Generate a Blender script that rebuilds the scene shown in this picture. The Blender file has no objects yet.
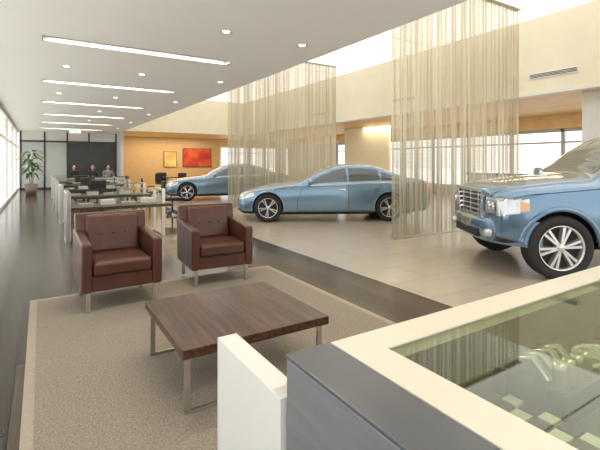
import bpy, math, random
from mathutils import Vector, Matrix
random.seed(4)
S=bpy.context.scene
S.view_settings.view_transform='Standard'
S.view_settings.exposure=0.24
H=1.45; F=414.0; YAW=math.radians(32.1)
RT=Vector((math.cos(YAW),-math.sin(YAW),0)); FW=Vector((math.sin(YAW),math.cos(YAW),0))
# ---------------------------------------------------------------- materials
def mat(name,col,rough=.5,metal=0,noise=.0,nscale=20,emit=None,es=0,bump=0,coat=0,trans=0,stretch=None,spec=.5):
    m=bpy.data.materials.new(name); m.use_nodes=True
    nt=m.node_tree; b=nt.nodes['Principled BSDF']
    b.inputs['Base Color'].default_value=(*col,1); b.inputs['Roughness'].default_value=rough
    b.inputs['Metallic'].default_value=metal; b.inputs['Coat Weight'].default_value=coat
    b.inputs['Coat Roughness'].default_value=.05; b.inputs['Specular IOR Level'].default_value=spec
    b.inputs['Transmission Weight'].default_value=trans
    if emit: b.inputs['Emission Color'].default_value=(*emit,1); b.inputs['Emission Strength'].default_value=es
    if noise or bump:
        tc=nt.nodes.new('ShaderNodeTexCoord'); mp=nt.nodes.new('ShaderNodeMapping')
        n=nt.nodes.new('ShaderNodeTexNoise'); n.inputs['Scale'].default_value=nscale; n.inputs['Detail'].default_value=4
        if stretch: mp.inputs['Scale'].default_value=stretch
        nt.links.new(tc.outputs['Object'],mp.inputs[0]); nt.links.new(mp.outputs[0],n.inputs[0])
        if noise:
            r=nt.nodes.new('ShaderNodeValToRGB')
            r.color_ramp.elements[0].position=.3; r.color_ramp.elements[1].position=.7
            r.color_ramp.elements[0].color=(*[c*(1-noise) for c in col],1)
            r.color_ramp.elements[1].color=(*[min(1,c*(1+noise)) for c in col],1)
            nt.links.new(n.outputs['Fac'],r.inputs[0]); nt.links.new(r.outputs[0],b.inputs['Base Color'])
        if bump:
            bp=nt.nodes.new('ShaderNodeBump'); bp.inputs['Strength'].default_value=bump; bp.inputs['Distance'].default_value=.01
            nt.links.new(n.outputs['Fac'],bp.inputs['Height']); nt.links.new(bp.outputs[0],b.inputs['Normal'])
    return m
def brickmat(name,c1,c2,mortar,bw,rh,ms,rough,rot=0,noise=.2,nstretch=(1,1,1),spec=.5):
    m=mat(name,c1,rough,spec=spec); nt=m.node_tree; b=nt.nodes['Principled BSDF']
    tc=nt.nodes.new('ShaderNodeTexCoord'); mp=nt.nodes.new('ShaderNodeMapping'); mp.inputs['Rotation'].default_value=(0,0,rot)
    br=nt.nodes.new('ShaderNodeTexBrick'); br.inputs['Color1'].default_value=(*c1,1); br.inputs['Color2'].default_value=(*c2,1)
    br.inputs['Mortar'].default_value=(*mortar,1); br.inputs['Scale'].default_value=1
    br.inputs['Brick Width'].default_value=bw; br.inputs['Row Height'].default_value=rh; br.inputs['Mortar Size'].default_value=ms
    nt.links.new(tc.outputs['Object'],mp.inputs[0]); nt.links.new(mp.outputs[0],br.inputs[0])
    n=nt.nodes.new('ShaderNodeTexNoise'); n.inputs['Scale'].default_value=6; n.inputs['Detail'].default_value=5
    mp2=nt.nodes.new('ShaderNodeMapping'); mp2.inputs['Scale'].default_value=nstretch
    nt.links.new(mp.outputs[0],mp2.inputs[0]); nt.links.new(mp2.outputs[0],n.inputs[0])
    mr=nt.nodes.new('ShaderNodeMapRange'); mr.inputs[3].default_value=1-noise; mr.inputs[4].default_value=1+noise
    nt.links.new(n.outputs['Fac'],mr.inputs[0])
    mx=nt.nodes.new('ShaderNodeMix'); mx.data_type='RGBA'; mx.blend_type='MULTIPLY'; mx.inputs[0].default_value=1
    nt.links.new(br.outputs['Color'],mx.inputs[6]); nt.links.new(mr.outputs[0],mx.inputs[7]); nt.links.new(mx.outputs[2],b.inputs['Base Color'])
    return m
def glassmat(name,tint,base=.04,amp=.8):
    m=bpy.data.materials.new(name); m.use_nodes=True; nt=m.node_tree; nt.nodes.clear()
    o=nt.nodes.new('ShaderNodeOutputMaterial'); mx=nt.nodes.new('ShaderNodeMixShader')
    t=nt.nodes.new('ShaderNodeBsdfTransparent'); g=nt.nodes.new('ShaderNodeBsdfGlossy')
    t.inputs[0].default_value=(*tint,1); g.inputs['Roughness'].default_value=.02
    lw=nt.nodes.new('ShaderNodeLayerWeight'); lw.inputs[0].default_value=.5
    p=nt.nodes.new('ShaderNodeMath'); p.operation='POWER'; p.inputs[1].default_value=4
    a=nt.nodes.new('ShaderNodeMath'); a.operation='MULTIPLY_ADD'; a.inputs[1].default_value=amp; a.inputs[2].default_value=base
    nt.links.new(lw.outputs['Facing'],p.inputs[0]); nt.links.new(p.outputs[0],a.inputs[0])
    nt.links.new(a.outputs[0],mx.inputs[0]); nt.links.new(t.outputs[0],mx.inputs[1]); nt.links.new(g.outputs[0],mx.inputs[2])
    nt.links.new(mx.outputs[0],o.inputs[0]); return m
M={}
M['white']=mat('white_paint',(.74,.735,.715),.6,noise=.02,nscale=3)
M['ceil']=mat('ceiling_paint',(.90,.90,.895),.7,noise=.01,nscale=2)
M['cream']=mat('cream_wall_paint',(.80,.735,.57),.6,noise=.03,nscale=2)
M['wood_wall']=mat('amber_wood',(.58,.39,.19),.45,noise=.10,nscale=3,stretch=(1,1,6))
M['amber_ceiling']=mat('amber_ceiling_veneer',(.70,.47,.22),.5,noise=.08,nscale=3)
M['floorw']=brickmat('dark_wood_floor',(.078,.058,.046),(.036,.027,.022),(.010,.008,.007),1.8,.15,.006,.16,math.pi/2,.35,(1,12,1),.42)
M['tile']=brickmat('beige_tile_floor',(.47,.41,.335),(.44,.385,.315),(.33,.29,.24),1.2,.6,.005,.2,0,.06,(1,1,1),.5)
M['rug']=mat('sisal_rug',(.285,.25,.205),.95,noise=.28,nscale=80,bump=.7,spec=.1)
M['rugb']=mat('rug_binding',(.36,.31,.25),.9,noise=.1,nscale=80)
M['leather']=mat('brown_leather',(.078,.027,.016),.32,noise=.18,nscale=6,bump=.12)
M['steel']=mat('brushed_steel',(.62,.61,.58),.28,1,noise=.05,nscale=20)
M['chrome']=mat('chrome',(.85,.85,.86),.08,1)
M['alloy']=mat('alloy_wheel_silver',(.66,.67,.69),.25,.75)
M['dark']=mat('black_plastic',(.015,.015,.016),.5)
M['rubber']=mat('tire_rubber',(.02,.02,.021),.75,noise=.2,nscale=30)
M['carglass']=mat('car_window_glass',(.06,.08,.085),.03,0,coat=1)
M['lamp_lens']=mat('headlight_lens',(.62,.66,.70),.06,.5,coat=1)
M['orange']=mat('indicator_lens',(.75,.42,.22),.15,coat=1)
M['red']=mat('tail_lens',(.45,.02,.02),.15,coat=1)
M['blue1']=mat('car_paint_light_blue',(.19,.315,.455),.2,.6,coat=1,noise=.05,nscale=300)
M['blue2']=mat('car_paint_steel_blue',(.13,.235,.365),.2,.6,coat=1,noise=.05,nscale=300)
M['mesh']=mat('metal_bead_curtain',(.56,.51,.39),.32,.7,noise=.10,nscale=5,stretch=(3,3,.2))
M['casegray']=mat('brushed_gray_metal',(.29,.31,.34),.35,.55,noise=.08,nscale=4,stretch=(1,1,12))
M['casetop']=mat('dark_gray_lacquer',(.14,.15,.165),.22,.3)
M['casecream']=mat('cream_laminate',(.68,.655,.56),.28)
M['caseint']=mat('case_lining',(.10,.105,.07),.6,noise=.2)
M['glass']=glassmat('clear_glass',(.95,.97,.96),.03,.6)
M['cglass']=glassmat('green_tint_glass',(.86,.91,.80),.06,.7)
M['wglass']=glassmat('window_glass',(.97,.98,.98),.02,.1)
M['gray']=mat('gray_panel',(.35,.36,.36),.5,noise=.05)
M['dgray']=mat('charcoal_panel',(.06,.06,.065),.3,noise=.1,nscale=2)
M['frost']=mat('frosted_glass',(.55,.58,.58),.3,noise=.05,nscale=2)
M['lite']=mat('strip_light',(1,.9,.75),.5,emit=(1,.80,.60),es=1.0)
M['sky']=mat('luminous_laylight',(.9,.9,.88),.5,emit=(1,.98,.94),es=1.05)
M['spot']=mat('spot_light',(1,.95,.85),.5,emit=(1,.9,.7),es=5)
M['green']=mat('plant_leaf',(.05,.16,.04),.5,noise=.3,nscale=8)
M['pot']=mat('clay_pot',(.25,.2,.16),.6)
M['skin']=mat('skin',(.55,.33,.24),.5)
M['hair']=mat('hair',(.02,.014,.01),.5)
M['suit']=mat('dark_suit',(.03,.032,.04),.8)
M['shirt']=mat('gray_shirt',(.25,.27,.3),.8)
M['ground']=mat('outdoor_concrete',(.75,.73,.68),.9,noise=.1,nscale=1)
def woodmat():
    m=mat('walnut_wood',(.15,.08,.045),.33,coat=.15); nt=m.node_tree; b=nt.nodes['Principled BSDF']
    tc=nt.nodes.new('ShaderNodeTexCoord'); n=nt.nodes.new('ShaderNodeTexNoise'); n.inputs['Scale'].default_value=3; n.inputs['Detail'].default_value=6; n.inputs['Roughness'].default_value=.6
    mp=nt.nodes.new('ShaderNodeMapping'); mp.inputs['Scale'].default_value=(14,.5,14)
    r=nt.nodes.new('ShaderNodeValToRGB'); r.color_ramp.elements[0].position=.38; r.color_ramp.elements[1].position=.66
    r.color_ramp.elements[0].color=(.020,.009,.005,1); r.color_ramp.elements[1].color=(.12,.052,.023,1)
    nt.links.new(tc.outputs['Object'],mp.inputs[0]); nt.links.new(mp.outputs[0],n.inputs[0]); nt.links.new(n.outputs['Fac'],r.inputs[0]); nt.links.new(r.outputs[0],b.inputs['Base Color'])
    return m
M['zebra']=woodmat()
# ---------------------------------------------------------------- mesh builder
class MB:
    def __init__(s): s.v=[];s.f=[];s.m=[];s.s=[]
    def add(s,vs,fs,m=0,smooth=False,mtx=None):
        o=len(s.v)
        for v in vs:
            v=Vector(v); s.v.append(tuple(mtx@v) if mtx else tuple(v))
        for f in fs: s.f.append([i+o for i in f]); s.m.append(m); s.s.append(smooth)
        return s
    def box(s,x0,x1,y0,y1,z0,z1,m=0,mtx=None):
        return s.add([(x0,y0,z0),(x1,y0,z0),(x1,y1,z0),(x0,y1,z0),(x0,y0,z1),(x1,y0,z1),(x1,y1,z1),(x0,y1,z1)],
          [(0,3,2,1),(4,5,6,7),(0,1,5,4),(1,2,6,5),(2,3,7,6),(3,0,4,7)],m,False,mtx)
    def lathe(s,prof,m=0,seg=40,axis='z',mtx=None,smooth=True):
        vs=[];n=len(prof)
        for i in range(seg):
            a=2*math.pi*i/seg
            for r,h in prof:
                c,d=r*math.cos(a),r*math.sin(a)
                vs.append((c,d,h) if axis=='z' else (c,h,d) if axis=='y' else (h,c,d))
        fs=[]
        for i in range(seg):
            j=(i+1)%seg
            for k in range(n-1): fs.append((i*n+k,j*n+k,j*n+k+1,i*n+k+1))
        return s.add(vs,fs,m,smooth,mtx)
    def cyl(s,x,y,z0,z1,r,m=0,seg=24):
        return s.lathe([(0.0001,z0),(r,z0),(r,z1),(0.0001,z1)],m,seg,'z',Matrix.Translation((x,y,0)),False)
    def tube(s,pts,r,m=0,seg=8):
        pts=[Vector(p) for p in pts]; vs=[]
        for i,p in enumerate(pts):
            t=(pts[min(i+1,len(pts)-1)]-pts[max(i-1,0)]).normalized()
            a=t.cross(Vector((0,0,1)));
            if a.length<1e-3: a=t.cross(Vector((0,1,0)))
            a.normalize(); b=t.cross(a)
            for k in range(seg):
                g=2*math.pi*k/seg; vs.append(p+a*r*math.cos(g)+b*r*math.sin(g))
        fs=[(i*seg+k,i*seg+(k+1)%seg,(i+1)*seg+(k+1)%seg,(i+1)*seg+k) for i in range(len(pts)-1) for k in range(seg)]
        fs.append(tuple(range(seg))); fs.append(tuple(range((len(pts)-1)*seg,len(pts)*seg)))
        return s.add(vs,fs,m,True)
    def obj(s,name,mats,parent=None,bevel=0,seg=2,subsurf=0):
        me=bpy.data.meshes.new(name); me.from_pydata(s.v,[],s.f)
        for mm in mats: me.materials.append(M[mm] if isinstance(mm,str) else mm)
        me.polygons.foreach_set('material_index',s.m); me.polygons.foreach_set('use_smooth',s.s); me.update()
        o=bpy.data.objects.new(name,me); S.collection.objects.link(o)
        if parent: o.parent=parent
        if bevel:
            b=o.modifiers.new('bevel','BEVEL'); b.width=bevel; b.segments=seg; b.limit_method='ANGLE'
            for p in me.polygons: p.use_smooth=True
            b.harden_normals=True
        if subsurf:
            q=o.modifiers.new('sub','SUBSURF'); q.levels=q.render_levels=subsurf
        return o
def B(name,x0,x1,y0,y1,z0,z1,m,parent=None,bevel=0,seg=2):
    return MB().box(x0,x1,y0,y1,z0,z1).obj(name,[m],parent,bevel,seg)
def E(name,loc=(0,0,0),rz=0):
    e=bpy.data.objects.new(name,None); e.location=loc; e.rotation_euler=(0,0,rz); e.empty_display_size=.1
    S.collection.objects.link(e); return e
# ---------------------------------------------------------------- room shell
XL=-1.0; XE=3.9; XW=10.85; XR=16.0; YB=-6; YE=29; YM=24; HC=3.2; HT=5.2; XT=3.52
B('ground_outside',-60,90,-60,110,-.4,-.12,'ground')
B('floor',XL-.1,XT,YB,YE+.1,-.1,0,'floorw')
B('floor_tile',XT,XR+.1,YB,YE+.1,-.1,0,'tile')
# low ceiling with recessed slots for the strip lights
cb=MB(); strips=[3.3+3.5*i for i in range(-2,8)]
ys=[YB]
for y in strips: ys+= [y-.13,y+.13]
ys.append(YE)
for i in range(0,len(ys)-1,2): cb.box(XL-1.2,XE,ys[i],ys[i+1],HC,HC+.25)  # overrun past the left windows is an unseen eave added to block sun
for y in strips:
    cb.box(XL-1.2,.02,y-.13,y+.13,HC,HC+.25); cb.box(2.8,XE,y-.13,y+.13,HC,HC+.25); cb.box(.02,2.8,y-.13,y+.13,HC+.14,HC+.25)
cb.obj('ceiling',['ceil'])
B('ceiling_fascia',XE-.1,XE,YB,YE,HC+.25,HT+.2,'cream')
for y in strips:
    e=E('ceiling_strip_light')
    B('diffuser',.06,2.76,y-.07,y+.07,HC+.06,HC+.08,'lite',e)
    fr=MB(); fr.box(.02,2.8,y-.13,y-.115,HC-.012,HC+.1); fr.box(.02,2.8,y+.115,y+.13,HC-.012,HC+.1)
    fr.box(.02,.035,y-.13,y+.13,HC-.012,HC+.1); fr.box(2.785,2.8,y-.13,y+.13,HC-.012,HC+.1); fr.obj('trim_ring',['gray'],e)
for (x,y) in [(2.1,5.2),(3.3,5.2),(3.3,8.5),(.4,8.6),(1.7,8.6),(3.3,12),(.4,12),(1.7,12),(3.3,15.5),(1.7,15.5),(3.3,19),(1.7,19),(3.3,22.5)]:
    e=E('recessed_downlight',(x,y,HC))
    MB().lathe([(.05,.03),(.062,-.004),(.085,-.006),(.085,.0)],0,24).obj('trim_ring',['steel'],e)
    MB().cyl(0,0,-.004,.0,.05).obj('lens',['spot'],e)
# upper cream wall, low zone ceiling, end walls
B('wall_upper_east',XW,XW+.3,YB,YM,HC,HT+.2,'cream')
B('ceiling_east',XW+.3,XR+.1,YB,YE,HC,HC+.2,'amber_ceiling')
B('wall_upper_north',XE,XW+.3,YM,YM+.3,HC,HT+.2,'cream')
B('ceiling_north',XE,XW+.3,YM+.3,YE,HC,HC+.2,'amber_ceiling')
B('wall_north',3.9,11.2,YE,YE+.15,0,HC,'wood_wall')
B('wall_partition',3.9,4.05,25.5,YE,0,HC,'white')
tr=MB(); 
for z in (HC+.0,): tr.box(XW-.02,XW,YB,YM,z,z+.06)
tr.obj('trim_east',['white'])
# luminous ceiling in the high zone
sk=MB()
y=YB
while y<=YM+.1: sk.box(XE,XW,y-.02,y+.02,HT-.005,HT+.1); y+=5
for x in (7.35,): sk.box(x-.02,x+.02,YB,YM,HT-.005,HT+.1)
sk.obj('trim_ceiling_grid',['white'])
B('ceiling_laylight',XE,XW,YB,YM,HT+.002,HT+.1,'sky')
# slot diffusers on the east upper wall
for y in (15.6,10.4,5.4):
    e=E('air_vent'); B('frame',XW-.03,XW,y-.6,y+.6,HC+.42,HC+.56,'white',e,.004)
    v=MB()
    for k in range(3): v.box(XW-.034,XW-.03,y-.56,y+.56,HC+.445+k*.035,HC+.465+k*.035)
    v.obj('slots',['dgray'],e)
# window walls
def winwall(name,x,y0,y1,zt,step,axis='y',sill=.0,mull=.05,extra=(),mt='white',t0=.06):
    e=E(name); m=MB(); n=max(1,round((y1-y0)/step))
    def bx(a0,a1,z0,z1,t=t0):
        if axis=='y': m.box(x-t,x+t,a0,a1,z0,z1)
        else: m.box(a0,a1,x-t,x+t,z0,z1)
    for i in range(n+1):
        a=y0+(y1-y0)*i/n; bx(a-mull,a+mull,0,zt)
    bx(y0,y1,0,.12+sill); bx(y0,y1,zt-.12,zt); 
    for z in extra: bx(y0,y1,z-.03,z+.03,.04)
    m.obj('frame',[mt],e)
    if axis=='y': B('glass',x-.005,x+.005,y0,y1,.05,zt-.05,'wglass',e)
    else: B('glass',y0,y1,x-.005,x+.005,.05,zt-.05,'wglass',e)
winwall('window_1',XL-.04,YB,YE,HC,3.5,'y',0,.07,(2.3,),'white',.035)
winwall('window_2',XR,YB,YE,2.7,1.9,'y',.35,.05,(2.2,),'gray')
winwall('window_3',YE+.05,11.25,XR,2.7,1.2,'x',.3,.06,(2.2,))
B('wall_east_header',XR-.08,XR+.08,YB,YE,2.7,HC,'amber_ceiling')
B('wall_north_header',11.2,XR,YE,YE+.12,2.7,HC,'amber_ceiling')
# columns in the east zone
for y in (4.55,20.2):
    B('column',XW+.5,XW+.9,y,y+.42,0,HC,'white',None,.01)
# inner walls / offices in east zone
B('wall_inner_east',13.4,13.55,3.4,5.0,0,2.4,'cream')
B('wall_inner_north',13.4,13.55,13.8,17.0,0,HC,'cream')
e=E('office_partition')
B('panel',13.2,13.3,17.4,19.4,0,2.5,'gray',e); B('glazing',13.2,13.24,19.4,22.5,.1,2.5,'frost',e); B('header',13.18,13.32,17.4,22.5,2.5,2.6,'steel',e)
e=E('reception_counter'); B('body',13.0,13.5,6.2,9.4,0,1.05,'gray',e,.01); B('top',12.95,13.55,6.15,9.45,1.05,1.1,'zebra',e,.004)
# far glazed wall of the low zone
e=E('office_front')
fm=MB(); YF=27
for x in (-.9,.2,1.3,2.4,3.85): fm.box(x-.04,x+.04,YF-.05,YF+.05,0,HC)
fm.box(-.95,3.9,YF-.05,YF+.05,2.6,2.7); fm.box(-.95,3.9,YF-.05,YF+.05,0,.1); fm.obj('frame',['dgray'],e)
B('glazing',-.95,1.3,YF-.01,YF+.01,.1,2.6,'frost',e); B('dark_panel',1.3,3.85,YF-.01,YF+.01,.1,2.6,'dgray',e); B('header',-.95,3.9,YF-.02,YF+.02,2.7,HC,'white',e)
# paintings
def painting(x0,x1,z0,z1,cols):
    e=E('wall_painting'); B('frame',x0-.04,x1+.04,YE-.06,YE,z0-.04,z1+.04,'dgray',e,.004)
    m=bpy.data.materials.new('painting_canvas'); m.use_nodes=True; nt=m.node_tree; b=nt.nodes['Principled BSDF']
    n=nt.nodes.new('ShaderNodeTexNoise'); n.inputs['Scale'].default_value=1.3; r=nt.nodes.new('ShaderNodeValToRGB')
    tc=nt.nodes.new('ShaderNodeTexCoord'); nt.links.new(tc.outputs['Object'],n.inputs[0])
    r.color_ramp.elements[0].position=.38; r.color_ramp.elements[1].position=.62
    r.color_ramp.elements[0].color=(*cols[0],1); r.color_ramp.elements[1].color=(*cols[1],1)
    nt.links.new(n.outputs[0],r.inputs[0]); nt.links.new(r.outputs[0],b.inputs['Base Color'])
    B('canvas',x0,x1,YE-.07,YE-.06,z0,z1,m,e)
painting(8.5,10.5,1.2,2.45,((.40,.02,.015),(.6,.10,.02)))
painting(7.2,8.0,1.2,2.2,((.75,.6,.2),(.6,.35,.12)))
# ---------------------------------------------------------------- curtains
def curtain(x0,x1,y,pitch,wd,name='bead_curtain'):
    e=E(name); m=MB(); n=int((x1-x0)/pitch)
    for i in range(n):
        x=x0+(i+.5)*pitch; yy=y+.010*math.sin(x*17)+.006*math.sin(x*41); w=wd*(.7+.6*random.random())
        a=(random.random()-.5)*.5
        dx,dy=w/2*math.cos(a),w/2*math.sin(a)
        m.add([(x-dx,yy-dy,.03),(x+dx,yy+dy,.03),(x+dx,yy+dy,HT-.03),(x-dx,yy-dy,HT-.03)],[(0,1,2,3)],0)
    k=.1
    while k<HT: m.add([(x0,y-.03,k),(x1,y-.03,k),(x1,y-.03,k+.004),(x0,y-.03,k+.004)],[(0,1,2,3)],0); k+=.08
    m.obj('strands',['mesh'],e)
    B('top_rail',x0,x1,y-.08,y+.08,HT-.05,HT-.021,'steel',e); B('bottom_hem',x0,x1,y-.04,y+.04,.005,.03,'steel',e)
curtain(5.62,9.86,5.7,.026,.0205)
curtain(5.23,9.7,12.8,.030,.024)
# ---------------------------------------------------------------- rug, coffee table
e=E('area_rug'); B('pile',-.03,2.64,1.66,5.09,0,.014,'rug',e); 
rb=MB(); rb.box(-.09,-.03,1.6,5.15,0,.016); rb.box(2.64,2.7,1.6,5.15,0,.016); rb.box(-.03,2.64,1.6,1.66,0,.016); rb.box(-.03,2.64,5.09,5.15,0,.016); rb.obj('binding',['rugb'],e)
ct=E('coffee_table',(1.17,2.78,.016))
B('top',-.5,.5,-.49,.49,.335,.39,'zebra',ct,.004)
for y in (-.44,.42):
    m=MB(); m.box(-.475,-.44,y,y+.02,0,.335); m.box(.44,.475,y,y+.02,0,.335); m.box(-.44,.44,y,y+.02,0,.015); m.box(-.44,.44,y,y+.02,.32,.335); m.obj('leg_frame',['steel'],ct,.002)
# ---------------------------------------------------------------- armchair
def armchair(loc,rz):
    e=E('armchair',loc,rz)   # faces -y, origin centre bottom ; width .76 depth .78
    B('base',-.29,.29,-.36,.33,.19,.34,'leather',e,.02,3)
    B('seat_cushion',-.275,.275,-.385,.24,.335,.48,'leather',e,.04,4)
    for sx in (-1,1):
        m=MB(); x0,x1=(.28*sx,.375*sx) if sx>0 else (.375*sx,.28*sx)
        vs=[(-.38,.19),(.36,.19),(.41,.72),(-.39,.66)]
        m.add([(x0,a,b) for a,b in vs]+[(x1,a,b) for a,b in vs],[(0,1,2,3),(7,6,5,4),(0,4,5,1),(1,5,6,2),(2,6,7,3),(3,7,4,0)])
        m.obj('arm',['leather'],e,.022,4)
    m=MB(); vs=[(.20,.34),(.36,.19),(.43,.88),(.30,.89)]
    m.add([(-.365,a,b) for a,b in vs]+[(.365,a,b) for a,b in vs],[(3,2,1,0),(4,5,6,7),(0,1,5,4),(1,2,6,5),(2,3,7,6),(3,0,4,7)])
    m.obj('back',['leather'],e,.03,4)
    m=MB(); vs=[(.15,.47),(.24,.46),(.32,.86),(.235,.87)]
    m.add([(-.27,a,b) for a,b in vs]+[(.27,a,b) for a,b in vs],[(3,2,1,0),(4,5,6,7),(0,1,5,4),(1,2,6,5),(2,3,7,6),(3,0,4,7)])
    m.obj('back_cushion',['leather'],e,.035,4)
    m=MB()
    for x in (-.13,0,.13):
        m.lathe([(.0001,-.012),(.010,-.009),(.013,0)],0,12,'y',Matrix.Translation((x,.185,.67)))
    m.obj('buttons',['leather'],e)
    s=MB(); s.box(-.268,.268,-.39,-.385,.335,.341); s.obj('seam',['dark'],e)
    lg=MB()
    for sx in (-1,1):
        for y in (-.34,.28): lg.box(sx*.31-.018,sx*.31+.018,y,y+.03,0,.195)
        lg.box(sx*.31-.018,sx*.31+.018,-.31,.28,.18,.192)
    lg.obj('legs',['steel'],e,.003)
armchair((.69,4.78,.016),.03)
armchair((1.86,5.02+.0,.016),-.05)
# ---------------------------------------------------------------- display case (foreground)
e=E('display_case'); ZF=.66
B('side_panel',.6,.75,-.6,1.03,0,.888,'casegray',e,.004)
B('side_top',.597,.75,-.603,1.033,.888,.9,'casetop',e,.002)
B('back_panel',.75,3.2,.97,1.02,0,.86,'casecream',e)
B('back_lining',.75,3.15,.955,.969,ZF,.86,'caseint',e)
B('end_panel',3.15,3.2,-.6,.97,0,.86,'casecream',e)
B('front_panel',.75,3.15,-.6,-.55,0,.86,'casecream',e)
B('case_floor',.75,3.15,-.55,.955,ZF-.06,ZF,'caseint',e)
fr=MB(); fr.box(.75,3.2,.9,1.02,.86,.903); fr.box(.75,.87,-.6,.9,.86,.903); fr.box(3.08,3.2,-.6,.9,.86,.903); fr.box(.87,3.08,-.6,-.48,.86,.903)
fr.obj('top_frame',['casecream'],e)
B('glass_top',.87,3.08,-.48,.9,.890,.898,'cglass',e)
# contents
def rim(mb,R,w,nsp,mt=0,md=1,twin=True,sp=.12):
    mb.lathe([(R*.94,-w*.4),(R,-w*.5),(R,-w*.42),(R*.93,w*.1),(R*.93,w*.45),(R*.99,w*.5),(R,w*.48)],mt,48,'y')
    mb.lathe([(.0001,w*.1),(R*.93,w*.1)],md,40,'y')
    mb.lathe([(.0001,w*.46),(R*.16,w*.46),(R*.2,w*.40),(R*.22,w*.2)],mt,24,'y')
    for i in range(nsp):
        for o in ((-.14,.14) if twin else (0,)):
            a=2*math.pi*i/nsp+o
            r0,r1=R*.12,R*.96; hw0,hw1=R*sp*.6,R*sp*.85
            vs=[]
            for r,hw in ((r0,hw0),(r1,hw1)):
                yf=w*.43 if r==r0 else w*.40
                for q,yy in ((-1,yf-w*.25),(1,yf-w*.25),(.6,yf),(-.6,yf)): vs.append((r,yy,hw*q))
            mb.add(vs,[(0,1,2,3),(7,6,5,4),(0,4,5,1),(1,5,6,2),(2,6,7,3),(3,7,4,0)],mt,False,Matrix.Rotation(a,4,'Y'))
w=MB(); rim(w,.12,.09,6); o=w.obj('wheel_sample',['alloy','dark'],e); o.location=(1.72,.66,ZF+.05); o.rotation_euler=(math.radians(90),0,0)
sw=MB()
sw.box(.95,1.31,.49,.79,ZF,ZF+.03,2)
for i in range(6):
    for j in range(5): sw.box(.965+i*.056,1.012+i*.056,.505+j*.056,.552+j*.056,ZF+.03,ZF+.04,(i+j)%2)
sw.obj('swatch_tray',['leather','casecream','dark'],e)
en=MB(); en.box(1.33,1.56,.62,.86,ZF,ZF+.09,0)
for i in range(4): en.lathe([(.001,.12),(.018,.12),(.022,.10),(.022,0)],1,16,'z',Matrix.Translation((1.365+i*.053,.66,ZF+.05)))
for i in range(4): en.tube([(1.365+i*.053,.69,ZF+.10),(1.365+i*.053,.74,ZF+.15),(1.365+i*.053,.81,ZF+.12),(1.365+i*.053,.87,ZF+.03)],.013,1)
en.lathe([(.001,-.02),(.05,-.02),(.055,0),(.05,.02),(.001,.02)],0,24,'x',Matrix.Translation((1.31,.74,ZF+.06)))
en.obj('engine_model',['dgray','steel'],e)
pn=MB(); 
for i in range(5): pn.box(1.95+i*.1,2.03+i*.1,.55,.85,ZF,ZF+.03+.02*(i%2),i%2)
for i in range(4): pn.box(1.0+i*.12,1.1+i*.12,.30,.44,ZF,ZF+.02,i%2)
pn.obj('sample_boards',['steel','leather'],e)
B('low_partition',.585,.665,1.04,1.54,0,.77,'white',None,.003)
# ---------------------------------------------------------------- display tables in middle ground
def dtable(x0,x1,y0,y1,h=.93,sh=.58):
    e=E('display_table',((x0+x1)/2,(y0+y1)/2,0)); a=(x1-x0)/2; b=(y1-y0)/2
    m=MB()
    for sx in (-1,1):
        m.box(sx*a-.03,sx*a+.03,-b,-b+.05,0,h); m.box(sx*a-.03,sx*a+.03,b-.05,b,0,h); m.box(sx*a-.03,sx*a+.03,-b+.05,b-.05,h-.04,h)
        m.box(sx*a-.03,sx*a+.03,-b+.05,b-.05,0,.03)
    m.obj('frame',['steel'],e,.004)
    B('end_panel',-a+.03,-a+.05,-b+.04,b-.04,.03,h-.02,'frost',e)
    B('shelf',-a+.05,a+.18,-b-.05,b-.08,sh,sh+.06,'zebra',e,.004)
    B('glass_top',-a+.03,a-.03,-b,b,h-.015,h,'glass',e)
    B('glass_front',-a+.05,a-.03,-b,-b+.008,sh+.062,h-.016,'glass',e)
    it=MB(); 
    for k in range(4): it.box(-a+.2+k*.38,-a+.45+k*.38,-.1,.15,sh+.06,sh+.10+.05*(k%2),k%2)
    it.obj('display_items',['steel','white'],e,.004)
dtable(.42,2.1,8.5,9.3)
dtable(.42,2.3,11.3,12.1)
dtable(.42,2.4,14.0,14.8)
dtable(.42,2.4,16.8,17.6)
dtable(.42,2.4,19.6,20.4)
e=E('side_cabinet',(3.0,8.6,0)); B('body',-.22,.22,-.2,.2,.08,.55,'steel',e,.008); B('top',-.24,.24,-.22,.22,.55,.58,'dgray',e,.004); B('plinth',-.2,.2,-.18,.18,0,.08,'dark',e)
def chair(x,y,rz):
    e=E('office_chair',(x,y,0),rz)
    B('seat',-.24,.24,-.24,.24,.42,.5,'dark',e,.03,3)
    m=MB(); m.box(-.22,.22,.22,.27,.52,.95); m.obj('back',['dark'],e,.02,3)
    m=MB(); m.cyl(0,0,.08,.42,.025,0,12)
    for k in range(5):
        a=k*2*math.pi/5; m.tube([(0,0,.1),(.28*math.cos(a),.28*math.sin(a),.04)],.018); m.cyl(.28*math.cos(a),.28*math.sin(a),0,.05,.025,0,10)
    m.tube([(0,.15,.44),(0,.27,.46),(0,.27,.6)],.02)
    for sx in (-1,1): m.tube([(sx*.24,.1,.46),(sx*.29,.1,.5),(sx*.29,.05,.66),(sx*.27,-.15,.67)],.015)
    m.obj('base',['dark'],e)
for a in ((3.1,17.2,1.2),(3.1,14.4,1.4),(3.1,11.6,1.5),(3.1,20.2,1.6),(5.0,20.5,.5),(6.2,21,2.5),(5.4,22.3,3.0),(1.4,13.3,3.1),(1.4,16.0,3.0),(1.4,18.7,0)): chair(*a)
e=E('meeting_table',(5.6,21.5,0)); B('top',-.5,.5,-.45,.45,.70,.74,'zebra',e,.01); MB().cyl(0,0,.02,.7,.05).cyl(0,0,0,.02,.3).obj('pedestal',['steel'],e)
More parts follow.
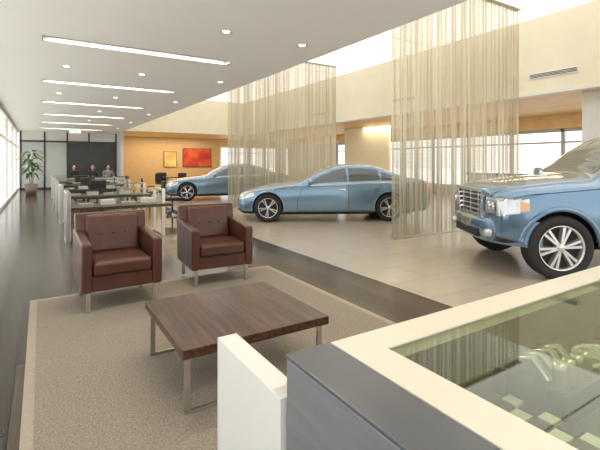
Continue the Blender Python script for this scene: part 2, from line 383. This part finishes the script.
# ---------------------------------------------------------------- plant, exit sign
e=E('potted_plant',(-.35,22.5,0))
MB().lathe([(.001,0),(.2,0),(.27,.5),(.25,.5),(.23,.44),(.001,.44)],0,28).obj('pot',['pot'],e)
m=MB()
for k in range(5):
    a=k*1.3; m.tube([(0.05*math.cos(a),.05*math.sin(a),.42),(.1*math.cos(a),.1*math.sin(a),1.0),(.16*math.cos(a),.16*math.sin(a),1.4+.1*k)],.015,0,6)
m.obj('stems',['pot'],e)
m=MB()
for k in range(90):
    a=random.random()*6.28; z=.9+random.random()*1.1; L=.3+random.random()*.3; p=Vector((.1*math.cos(a),.1*math.sin(a),z)); el=.2+random.random()*.7
    d=Vector((math.cos(a),math.sin(a),0)); s_=Vector((-math.sin(a),math.cos(a),0)); pts=[]
    for t,wd in ((0,.01),(.35,.05),(.7,.04),(1,.004)):
        c=p+d*L*t+Vector((0,0,L*(el*t-.9*t*t))); pts+=[c-s_*wd,c+s_*wd]
    m.add(pts,[(0,1,3,2),(2,3,5,4),(4,5,7,6)],0,True)
m.obj('leaves',['green'],e)
gm=mat('exit_green',(.02,.4,.1),.5,emit=(.05,.9,.25),es=1.5)
e=E('exit_sign',(1.34,21.3,2.9)); B('housing',-.22,.22,-.03,.03,-.1,.1,'white',e,.005); B('stem',-.01,.01,-.01,.01,.1,.3,'steel',e)
tcu=bpy.data.curves.new('exit_text','FONT'); tcu.body='EXIT'; tcu.size=.19; tcu.align_x='CENTER'; tcu.extrude=.002; tcu.offset=.006; tcu.materials.append(gm)
to=bpy.data.objects.new('letters',tcu); S.collection.objects.link(to); to.parent=e; to.rotation_euler=(math.pi/2,0,0); to.location=(0,-.034,-.065)
# ---------------------------------------------------------------- cars
def pchip(pts):
    pts=sorted(pts); xs=[p[0] for p in pts]; ys_=[p[1] for p in pts]; n=len(xs)
    dl=[(ys_[i+1]-ys_[i])/(xs[i+1]-xs[i]) for i in range(n-1)]
    t=[dl[0]]+[0 if dl[i-1]*dl[i]<=0 else 2*dl[i-1]*dl[i]/(dl[i-1]+dl[i]) for i in range(1,n-1)]+[dl[-1]]
    def f(x):
        x=min(max(x,xs[0]),xs[-1]); i=0
        while i<n-2 and x>xs[i+1]: i+=1
        h=xs[i+1]-xs[i]; s=(x-xs[i])/h
        return ys_[i]*(2*s**3-3*s*s+1)+h*t[i]*(s**3-2*s*s+s)+ys_[i+1]*(3*s*s-2*s**3)+h*t[i+1]*(s**3-s*s)
    return f
def build_wheel(parent,x,y,R,side,nsp,twin,sp,tw=.23):
    e=bpy.data.objects.new('wheel',None); S.collection.objects.link(e); e.parent=parent; e.location=(x,y,R); e.rotation_euler=(0,0.2,0 if side>0 else math.pi)
    t=MB(); hw=tw/2; r0=R*.70
    t.lathe([(r0,-hw*.8),(R*.8,-hw),(R*.93,-hw*.98),(R*.985,-hw*.8),(R,-hw*.5),(R,hw*.5),(R*.985,hw*.8),(R*.93,hw*.98),(R*.8,hw),(r0,hw*.85),(r0,-hw*.8)],0,64,'y')
    for q in (-.4,0,.4): t.lathe([(R+.002,hw*q-.004),(R+.002,hw*q+.004)],0,64,'y')
    t.obj('tire',['rubber'],e)
    m=MB(); rim(m,r0,tw*.95,nsp,0,1,twin,sp); m.obj('rim',['alloy','dark'],e)
def car(name,P,paint,u,d,phi):
    """u,d: floor contact of the near (left) front wheel in view-aligned floor metres"""
    fwd=-math.cos(phi)*RT+math.sin(phi)*FW; left=Vector((-fwd.y,fwd.x,0))
    W=P['W']; xf,xr=P['wf'],P['wr']; R=P['R']
    c=RT*u+FW*d-fwd*xf-left*(W-.1); e=E(name,(c.x,c.y,0),math.atan2(fwd.y,fwd.x))
    top,belt,plan,bot=[pchip(P[k]) for k in('top','belt','plan','bot')]
    Lh=P['L']/2; NG=P.get('ng',12); NS=P.get('ns',12); NT=14; CR=P.get('crown',.028)
    def sec(x):
        w=plan(x); t=top(x); b=bot(x); s=min(belt(x),t-CR-.017); r=[(0,b),(.5*w,b),(.86*w,b),(.93*w,b+.03)]
        for k in range(NS+1):
            f=k/NS; z=b+.07+(s-b-.07)*f; r.append((w*(.955+.045*math.sin(math.pi*(.12+.78*f))),z))
        g=t-s; gg=min(1,max(0,(g-.07)/.38)); gg=gg*gg*(3-2*gg)
        y1=.969*w-.012-.02*gg; y2=w*(P.get('hoody',.90)*(1-gg)+P['tumble']*gg); z2=t-(CR*(1-gg)+.075*gg)
        for k in range(NG+1):
            f=k/NG; r.append((y1+(y2-y1)*f+.02*gg*math.sin(math.pi*f),s+.012+(z2-s-.012)*(f if gg>.5 else f+(math.sin(f*math.pi/2)-f)*(1-2*gg))))
        for k in range(1,NT+1):
            a=math.pi/2*k/NT; r.append((y2*math.cos(a),z2+(t-z2)*math.sin(a)))
        return r
    N=P['N']; xs=[-Lh+2*Lh*i/N for i in range(N+1)]
    vs=[];rings=[]
    for x in xs:
        r=sec(x); full=[(y,z) for y,z in r]+[(-y,z) for y,z in reversed(r[1:-1])]
        rings.append(r); vs+= [(x,y,z) for y,z in full]
    n=len(rings[0]); nr=2*n-2; fs=[];mi=[]
    jg0=4+NS; jt0=jg0+NG+1
    for i in range(N):
        xm=(xs[i]+xs[i+1])/2
        for k in range(nr):
            k2=(k+1)%nr; fs.append((i*nr+k,(i+1)*nr+k,(i+1)*nr+k2,i*nr+k2))
            q=k if k<n-1 else nr-k-1   # mirrored segment index
            y=(rings[i][q][0]+rings[i][q+1][0])/2; z=(rings[i][q][1]+rings[i][q+1][1])/2
            mm=0
            t=top(xm); s=min(belt(xm),t-CR-.017); g=t-s
            if jg0<=q<jt0 and g>.15 and z>s+.03 and z<t-.115 and P['sg'][0]<xm<P['sg'][1] and all(abs(xm-p)>h for p,h in P['pil']): mm=1
            if q>=jt0 and g>.09:
                y2=rings[i][jt0][0]
                if (P['ws'][0]<xm<P['ws'][1] or P['rw'][0]<xm<P['rw'][1]) and y<y2-.03: mm=1
            if P['head'](xm,y,z): mm=3
            if P['ind'](xm,y,z): mm=4
            if P['tail'](xm,y,z): mm=5
            if z<bot(xm)+.055: mm=2
            mi.append(mm)
    fs.append(tuple(range(nr))); mi.append(2); fs.append(tuple(reversed(range(N*nr,(N+1)*nr)))); mi.append(P.get('capm',0))
    mb=MB(); mb.add(vs,fs,0,True); mb.m=mi
    body=mb.obj('body',[paint,'carglass','dark','lamp_lens','orange','red'],e)
    import bmesh
    bm=bmesh.new(); bm.from_mesh(body.data); bmesh.ops.recalc_face_normals(bm,faces=bm.faces); bm.to_mesh(body.data); bm.free()
    # wheel wells
    cs=[]
    for wx in (xf,xr):
        for sy in (-1,1):
            c_=MB(); y0,y1=(W-.34,W+.2) if sy>0 else (-W-.2,-W+.34); RR=R+P['gap']
            seg=48; v2=[];
            for yy in (y0,y1):
                for q in range(seg): a=2*math.pi*q/seg; v2.append((wx+RR*math.cos(a),yy,R+.01+RR*math.sin(a)))
            f2=[(q,(q+1)%seg,seg+(q+1)%seg,seg+q) for q in range(seg)]+[tuple(range(seg-1,-1,-1)),tuple(range(seg,2*seg))]
            c_.add(v2,f2,2); co=c_.obj('cut',[paint,'carglass','dark','lamp_lens','orange','red'],e)
            bm=bmesh.new(); bm.from_mesh(co.data); bmesh.ops.recalc_face_normals(bm,faces=bm.faces); bm.to_mesh(co.data); bm.free()
            bo=body.modifiers.new('b','BOOLEAN'); bo.object=co; bo.operation='DIFFERENCE'; bo.solver='EXACT'; cs.append(co)
    bpy.context.view_layer.update(); dg=bpy.context.evaluated_depsgraph_get()
    nm=bpy.data.meshes.new_from_object(body.evaluated_get(dg)); body.modifiers.clear(); body.data=nm
    for co in cs: bpy.data.objects.remove(co)
    def sy(x,z):
        r=sec(x)[3:]
        for a,b in zip(r,r[1:]):
            if a[1]<=z<=b[1]: f=(z-a[1])/max(1e-6,b[1]-a[1]); return a[0]+(b[0]-a[0])*f
        return r[0][0]
    def strip(mb,pts,w,m,off=.003):
        for sg in (1,-1):
            P2=[]
            for i,(x,z) in enumerate(pts):
                a=pts[max(0,i-1)]; b=pts[min(len(pts)-1,i+1)]; dx,dz=b[0]-a[0],b[1]-a[1]; l=math.hypot(dx,dz) or 1; nx,nz=-dz/l*w/2,dx/l*w/2
                for s_ in (-1,1): xx,zz=x+nx*s_,z+nz*s_; P2.append((xx,sg*(sy(xx,zz)+off),zz))
            mb.add(P2,[(2*i,2*i+1,2*i+3,2*i+2) for i in range(len(pts)-1)],m)
    ln=MB()
    for ps in P['seams']:
        pts=[]
        for a,b in zip(ps,ps[1:]):
            for k in range(8): pts.append((a[0]+(b[0]-a[0])*k/8,a[1]+(b[1]-a[1])*k/8))
        pts.append(ps[-1]); strip(ln,pts,.010,0)
    xa,xb=P['sg']; pts=[(xa+(xb-xa)*k/30,min(belt(xa+(xb-xa)*k/30),9)-.012) for k in range(31)]; strip(ln,pts,.02,1,.006)
    for x,z in P['handles']:
        for sg in (1,-1):
            y=sg*(sy(x,z)+.012); ln.box(x-.09,x+.09,y-.012,y+.012,z-.014,z+.014,1)
    # arch lips
    for wx in (xf,xr):
        for sg in (1,-1):
            pts=[]; 
            for k in range(25):
                a=math.radians(-8+196*k/24); xx=wx+(R+P['gap']+.012)*math.cos(a); zz=R+.01+(R+P['gap']+.012)*math.sin(a)
                if zz>bot(xx)+.08: pts.append((xx,sg*(sy(xx,zz)-.004),zz))
            ln.tube(pts,P['lip'],2,8)
    ln.obj('trim',['dark','chrome',paint],e)
    # mirrors
    mm=MB(); mx,mz=P['mir']
    for sg in (1,-1):
        y=sg*(sy(mx,mz-.05)+.12)
        mm.lathe([(.001,-.06),(.07,-.055),(.10,-.01),(.09,.05),(.001,.075)],0,16,'x',Matrix.Translation((mx,y,mz))@Matrix.Diagonal((1,1.2,.85*P['msc'],1)))
        mm.tube([(mx,y-sg*.16,mz-.06),(mx,y,mz-.04)],.02,0)
    mm.obj('mirror',[paint],e)
    for wx in (xf,xr):
        for sg in (1,-1): build_wheel(e,wx,sg*(W-.125),R,sg,P['nsp'],P['twin'],P['sp'],P['tw'])
    B('underbody',-Lh+.5,Lh-.5,-W+.36,W-.36,bot(0)-.03,bot(0)+.1,'dark',e)
    g=MB(); P['front'](g,Lh,plan,top,sy); g.obj('grille',['chrome','dark','lamp_lens',paint,'steel'],e,.004)
    return e
def rect_frame(g,x,y0,y1,z0,z1,t,m,dx=.03):
    g.box(x,x+dx,y0,y1,z1-t,z1,m); g.box(x,x+dx,y0,y1,z0,z0+t,m); g.box(x,x+dx,y0,y0+t,z0+t,z1-t,m); g.box(x,x+dx,y1-t,y1,z0+t,z1-t,m)
def sedan_front(g,Lh,plan,top,sy):
    rect_frame(g,Lh-.01,-.33,.33,.40,.60,.02,0); g.box(Lh-.01,Lh+.008,-.31,.31,.42,.58,1)
    for k in range(4): g.box(Lh,Lh+.015,-.31,.31,.445+k*.035,.455+k*.035,0)
    g.box(Lh-.03,Lh+.015,-.45,.45,.26,.33,1); g.box(Lh,Lh+.02,-.17,.17,.33,.40,4)
sedan=dict(L=4.9,W=.9,wf=1.70,wr=-1.32,R=.345,gap=.03,N=190,tumble=.66,tw=.22,nsp=5,twin=True,sp=.11,lip=.012,msc=.8,
 crown=.04,hoody=.84,
 top=[(2.45,.62),(2.38,.70),(2.1,.80),(1.6,.895),(1.0,.975),(.5,1.20),(.1,1.36),(-.35,1.43),(-.9,1.405),(-1.4,1.26),(-1.8,1.10),(-2.2,1.04),(-2.4,.98),(-2.45,.85)],
 belt=[(2.45,.52),(2,.73),(1,.88),(0,.93),(-1.5,.98),(-2.2,.95),(-2.45,.78)],
 plan=[(2.45,.56),(2.40,.68),(2.25,.79),(1.95,.86),(1.5,.89),(0,.9),(-1.8,.88),(-2.25,.82),(-2.4,.72),(-2.45,.62)],
 bot=[(2.45,.28),(2.3,.2),(1.,.18),(-1,.18),(-2.2,.24),(-2.45,.36)],
 sg=(-1.55,.68),ws=(.06,.98),rw=(-1.75,-1.05),pil=[(-.28,.035),(-1.12,.025)],
 head=lambda x,y,z: x>2.05 and .56<z<.735-(2.45-x)*.06+.02 and y>.42 and z>.56+(2.4-x)*.2,
 ind=lambda x,y,z:False, tail=lambda x,y,z: x<-2.15 and .72<z<.92 and y>.4,
 seams=[[(.98,.30),(.98,.5),(.84,.86)],[(-.28,.24),(-.28,.92)],[(-.9,.66),(-1.02,.78),(-1.15,.93)],[(.98,.27),(-.88,.27)]],
 handles=[(-.12,.80),(-1.02,.83)],mir=(.66,.98),front=sedan_front)
car('sedan',sedan,'blue1',-.79,10.2,math.radians(-3))
car('sedan',sedan,'blue1',-4.31,15.8,math.radians(-20))
def suv_front(g,Lh,plan,top,sy):
    # tapered chrome surround
    def fr(y0,y1,z0,z1,tp,t,x0,x1,m):
        o=[(-y0,z0),(y0,z0),(y0*tp,z1),(-y0*tp,z1)]; i=[(-y0+t,z0+t),(y0-t,z0+t),(y0*tp-t,z1-t),(-y0*tp+t,z1-t)]
        vs=[(x0,a,b) for a,b in o]+[(x0,a,b) for a,b in i]+[(x1,a,b) for a,b in o]+[(x1,a,b) for a,b in i]
        fs=[]
        for k in range(4):
            j=(k+1)%4; fs+=[(8+k,8+j,12+j,12+k),(k,j,8+j,8+k),(4+k,12+k,12+j,4+j)]
        g.add(vs,fs,m)
    fr(.42,0,.70,1.10,1.12,.05,Lh-.03,Lh+.06,0); g.box(Lh-.02,Lh+.012,-.40,.40,.73,1.07,1)
    for k in range(4): g.box(Lh,Lh+.035,-.41,.41,.785+k*.07,.81+k*.07,0)
    for yy in (-.28,0,.28): g.box(Lh,Lh+.04,yy-.01,yy+.01,.75,1.06,0)
    vs=[];n=20
    for i in range(n+1):
        y=-.965+1.93*i/n; k=abs(y)/.965; x=Lh+.08-.28*k**5-.07*k*k
        vs+=[(x-.22,y,.38),(x-.02,y,.40),(x+.02,y,.48),(x+.03,y,.58),(x+.015,y,.67),(x-.03,y,.71),(x-.22,y,.72)]
    fs=[(i*7+k,(i+1)*7+k,(i+1)*7+(k+1)%7,i*7+(k+1)%7) for i in range(n) for k in range(7)]
    fs+=[tuple(range(7)),tuple(range(n*7+6,n*7-1,-1))]
    g.add(vs,fs,3,True)
    g.box(Lh+.05,Lh+.105,-.42,.42,.44,.55,1); 
    g.box(Lh+.08,Lh+.115,-.17,.17,.55,.67,4)
    for s_ in (-1,1): g.lathe([(.001,.075),(.045,.075),(.06,.0)],2,18,'x',Matrix.Translation((Lh+.02,s_*.64,.53)))
suv=dict(L=5.2,W=1.0,wf=1.90,wr=-1.3,R=.40,gap=.06,N=240,tumble=.74,tw=.27,nsp=6,twin=True,sp=.12,lip=.034,msc=1.2,ng=20,ns=24,
 crown=.075,hoody=.80,
 top=[(2.6,1.07),(2.57,1.125),(2.47,1.17),(2.2,1.21),(1.8,1.26),(1.4,1.30),(1.1,1.47),(.75,1.73),(.45,1.87),(-.3,1.93),(-1.5,1.93),(-2.2,1.86),(-2.45,1.6),(-2.6,1.1)],
 belt=[(2.6,.96),(2.2,1.07),(1.4,1.15),(-2.5,1.2),(-2.6,1.0)],
 plan=[(2.6,.78),(2.58,.84),(2.5,.915),(2.35,.97),(2.1,1.0),(-2,1),(-2.4,.95),(-2.6,.85)],
 bot=[(2.6,.44),(2.4,.40),(2,.36),(-2,.36),(-2.6,.5)],
 sg=(-2.2,1.2),ws=(.45,1.4),rw=(-2.5,-2.3),pil=[(-.15,.05),(-1.3,.05)],
 head=lambda x,y,z: x>2.28 and .77<z<1.0 and y>.44 and z>.77+(2.6-x)*.28,
 ind=lambda x,y,z: 2.28<x<2.38 and z<.96 and y>.44 and z>.77+(2.6-x)*.28, tail=lambda x,y,z:x<-2.45 and .9<z<1.3 and y>.6,
 seams=[[(1.3,.45),(1.3,1.1)],[(-.15,.42),(-.15,1.14)],[(2.25,1.055),(1.4,1.13)]],
 handles=[(.05,1.02),(-1.0,1.02)],mir=(1.1,1.28),front=suv_front)
s=car('suv',suv,'blue2',3.22,5.18,math.radians(2))
g=MB()
for sg in (1,-1):  # headlight units set into the nose corners
    vs=[(2.585,sg*.49,.77),(2.62,sg*.49,.785),(2.62,sg*.50,.985),(2.585,sg*.50,1.0),(2.55,sg*.80,.785),(2.595,sg*.79,.795),(2.595,sg*.79,.975),(2.55,sg*.80,.985)]
    g.add(vs,[(0,1,2,3),(4,7,6,5),(1,5,6,2),(3,2,6,7),(0,4,5,1)],0)
    for yy,r in ((.58,.06),(.70,.05)): g.lathe([(.001,.022),(r*.6,.02),(r,.0)],1,20,'x',Matrix.Translation((2.612,sg*yy,.885)))
g.obj('headlight_unit',['lamp_lens','chrome'],s,.008,3)
rr=MB()
for sg in (1,-1): rr.tube([(.1,sg*.68,1.86),(.0,sg*.68,1.95),(-1.8,sg*.68,1.96),(-1.95,sg*.68,1.88)],.018)
rr.obj('roof_rail',['chrome'],s)
# ---------------------------------------------------------------- people (seated, far desk)
def person(x,y,rz,shirt,lean=0):
    e=E('seated_person',(x,y,0),rz)  # faces -y, hands resting on the thighs
    def skin(name,vs,es,rad,m):
        me=bpy.data.meshes.new(name); me.from_pydata(vs,es,[]); me.materials.append(M[m]); o=bpy.data.objects.new(name,me); S.collection.objects.link(o); o.parent=e
        o.modifiers.new('skin','SKIN').use_smooth_shade=True
        for i,r in enumerate(rad): me.skin_vertices[0].data[i].radius=(r,r)
        me.skin_vertices[0].data[0].use_root=True
        q=o.modifiers.new('s','SUBSURF'); q.levels=q.render_levels=1
    vs=[(0,0,.55),(0,.03,.75),(0,0,.98),(0,-.03,1.08),
        (-.1,-.04,.54),(-.13,-.45,.53),(-.14,-.47,.1),(-.14,-.59,.06),(.1,-.04,.54),(.13,-.45,.53),(.14,-.47,.1),(.14,-.59,.06),
        (-.19,0,.99),(-.25,-.02,.74),(-.16,-.24,.66),(.19,0,.99),(.25,-.02,.74),(.16,-.24,.66)]
    es=[(0,1),(1,2),(2,3),(0,4),(4,5),(5,6),(6,7),(0,8),(8,9),(9,10),(10,11),(2,12),(12,13),(13,14),(2,15),(15,16),(16,17)]
    skin('body',vs,es,[.15,.14,.15,.07,.09,.07,.05,.04,.09,.07,.05,.04,.065,.05,.035,.065,.05,.035],shirt)
    for sx in (-1,1):
        hv=[(sx*.16,-.23,.66),(sx*.155,-.30,.64)]; he=[(0,1)]; hr=[.028,.03]
        for k,(dx,l) in enumerate(((-.027,.07),(-.009,.08),(.009,.075),(.027,.06))):
            b=len(hv); hv+=[(sx*.155+dx,-.34,.635),(sx*.155+dx*1.1,-.34-l*.5,.63),(sx*.155+dx*1.1,-.34-l,.612)]; he+=[(1,b),(b,b+1),(b+1,b+2)]; hr+=[.009,.008,.007]
        b=len(hv); hv+=[(sx*.12,-.28,.635),(sx*.10,-.32,.625)]; he+=[(0,b),(b,b+1)]; hr+=[.011,.009]
        skin('hand',hv,he,hr,'skin')
    h=MB(); 
    T=Matrix.Translation((0,-.05,1.22))@Matrix.Diagonal((.078,.095,.12,1))
    prof=[(math.sin(math.pi*k/14)+1e-4,-math.cos(math.pi*k/14)) for k in range(15)]
    h.lathe(prof,0,24,'z',T)
    h.add([(-.014,-.14,1.20),(.014,-.14,1.20),(0,-.165,1.195),(0,-.14,1.245)],[(0,1,2),(1,3,2),(3,0,2)],0)
    for sx in (-1,1): h.lathe([(.001,-.01),(.02,-.005),(.02,.01),(.001,.012)],0,10,'x',Matrix.Translation((sx*.08,-.045,1.22))); h.lathe([(.001,.003),(.008,0)],1,8,'y',Matrix.Translation((sx*.03,-.14,1.235)))
    h.box(-.022,.022,-.139,-.134,1.165,1.171,2)
    h.tube([(0,-.03,1.04),(0,-.04,1.16)],.05,0,12)
    hp=[(r*1.09,z*1.07) for r,z in prof[6:]]
    h.lathe(hp,1,24,'z',Matrix.Translation((0,-.03,1.235))@Matrix.Rotation(-.35,4,'X')@Matrix.Diagonal((.078,.095,.12,1)))
    h.obj('head',['skin','hair','red'],e)
    c=E('office_chair',(x,y,0),rz)
    B('seat',-.24,.24,-.24,.22,.38,.44,'dark',c,.02); B('back',-.22,.22,.2,.25,.5,.98,'dark',c,.02)
    MB().cyl(0,0,.0,.38,.03).cyl(0,0,0,.03,.25).tube([(0,.1,.4),(0,.24,.42),(0,.24,.55)],.02).obj('base',['steel'],c)
person(2.35,24.45,.05,'suit'); person(3.1,24.45,-.08,'shirt'); person(1.5,25.2,.4,'suit')
e=E('office_desk',(2.4,23.35,0)); B('top',-1.3,1.3,-.3,.3,.72,.755,'zebra',e,.004); B('modesty_panel',-1.2,1.2,-.25,-.22,.1,.72,'white',e)
for sx in (-1,1): B('leg',sx*1.25-.03,sx*1.25+.03,-.28,.28,0,.72,'steel',e)
# ---------------------------------------------------------------- light
w=bpy.data.worlds.new('sky'); S.world=w; w.use_nodes=True; nt=w.node_tree; bg=nt.nodes['Background']
tc=nt.nodes.new('ShaderNodeTexCoord'); sp=nt.nodes.new('ShaderNodeSeparateXYZ'); r=nt.nodes.new('ShaderNodeValToRGB')
r.color_ramp.elements[0].color=(1,.97,.92,1); r.color_ramp.elements[1].color=(.90,.95,1,1)
nt.links.new(tc.outputs['Generated'],sp.inputs[0]); nt.links.new(sp.outputs['Z'],r.inputs[0]); nt.links.new(r.outputs[0],bg.inputs[0]); bg.inputs[1].default_value=1.5
def area(name,loc,sx,sy_,power,col,rot=(0,0,0)):
    l=bpy.data.lights.new(name,'AREA'); l.shape='RECTANGLE'; l.size=sx; l.size_y=sy_; l.energy=power; l.color=col
    o=bpy.data.objects.new(name,l); o.location=loc; o.rotation_euler=rot; S.collection.objects.link(o)
for y in strips[1:]: area('strip_lamp',(1.41,y,HC+.05),2.6,.13,38,(1,.86,.68))
for y in (2,8,14,20): area('east_zone_lamp',(13.4,y,HC-.03),.8,3,60,(1,.85,.6))
area('north_zone_lamp',(7.5,27.5,HC-.03),5,.6,130,(1,.84,.6))
sl=bpy.data.lights.new('sun','SUN'); sl.energy=4; sl.angle=.02; sl.color=(1,.95,.85)
so=bpy.data.objects.new('sun',sl); so.rotation_euler=(0,-math.radians(25),math.radians(-10)); S.collection.objects.link(so)
# ---------------------------------------------------------------- camera
cd=bpy.data.cameras.new('camera'); cd.sensor_width=36; cd.lens=F/600*36; cd.shift_y=-62/600; cd.clip_start=.05; cd.clip_end=300
co=bpy.data.objects.new('camera',cd); co.location=(0,0,H); co.rotation_euler=(math.pi/2,0,-YAW); S.collection.objects.link(co); S.camera=co
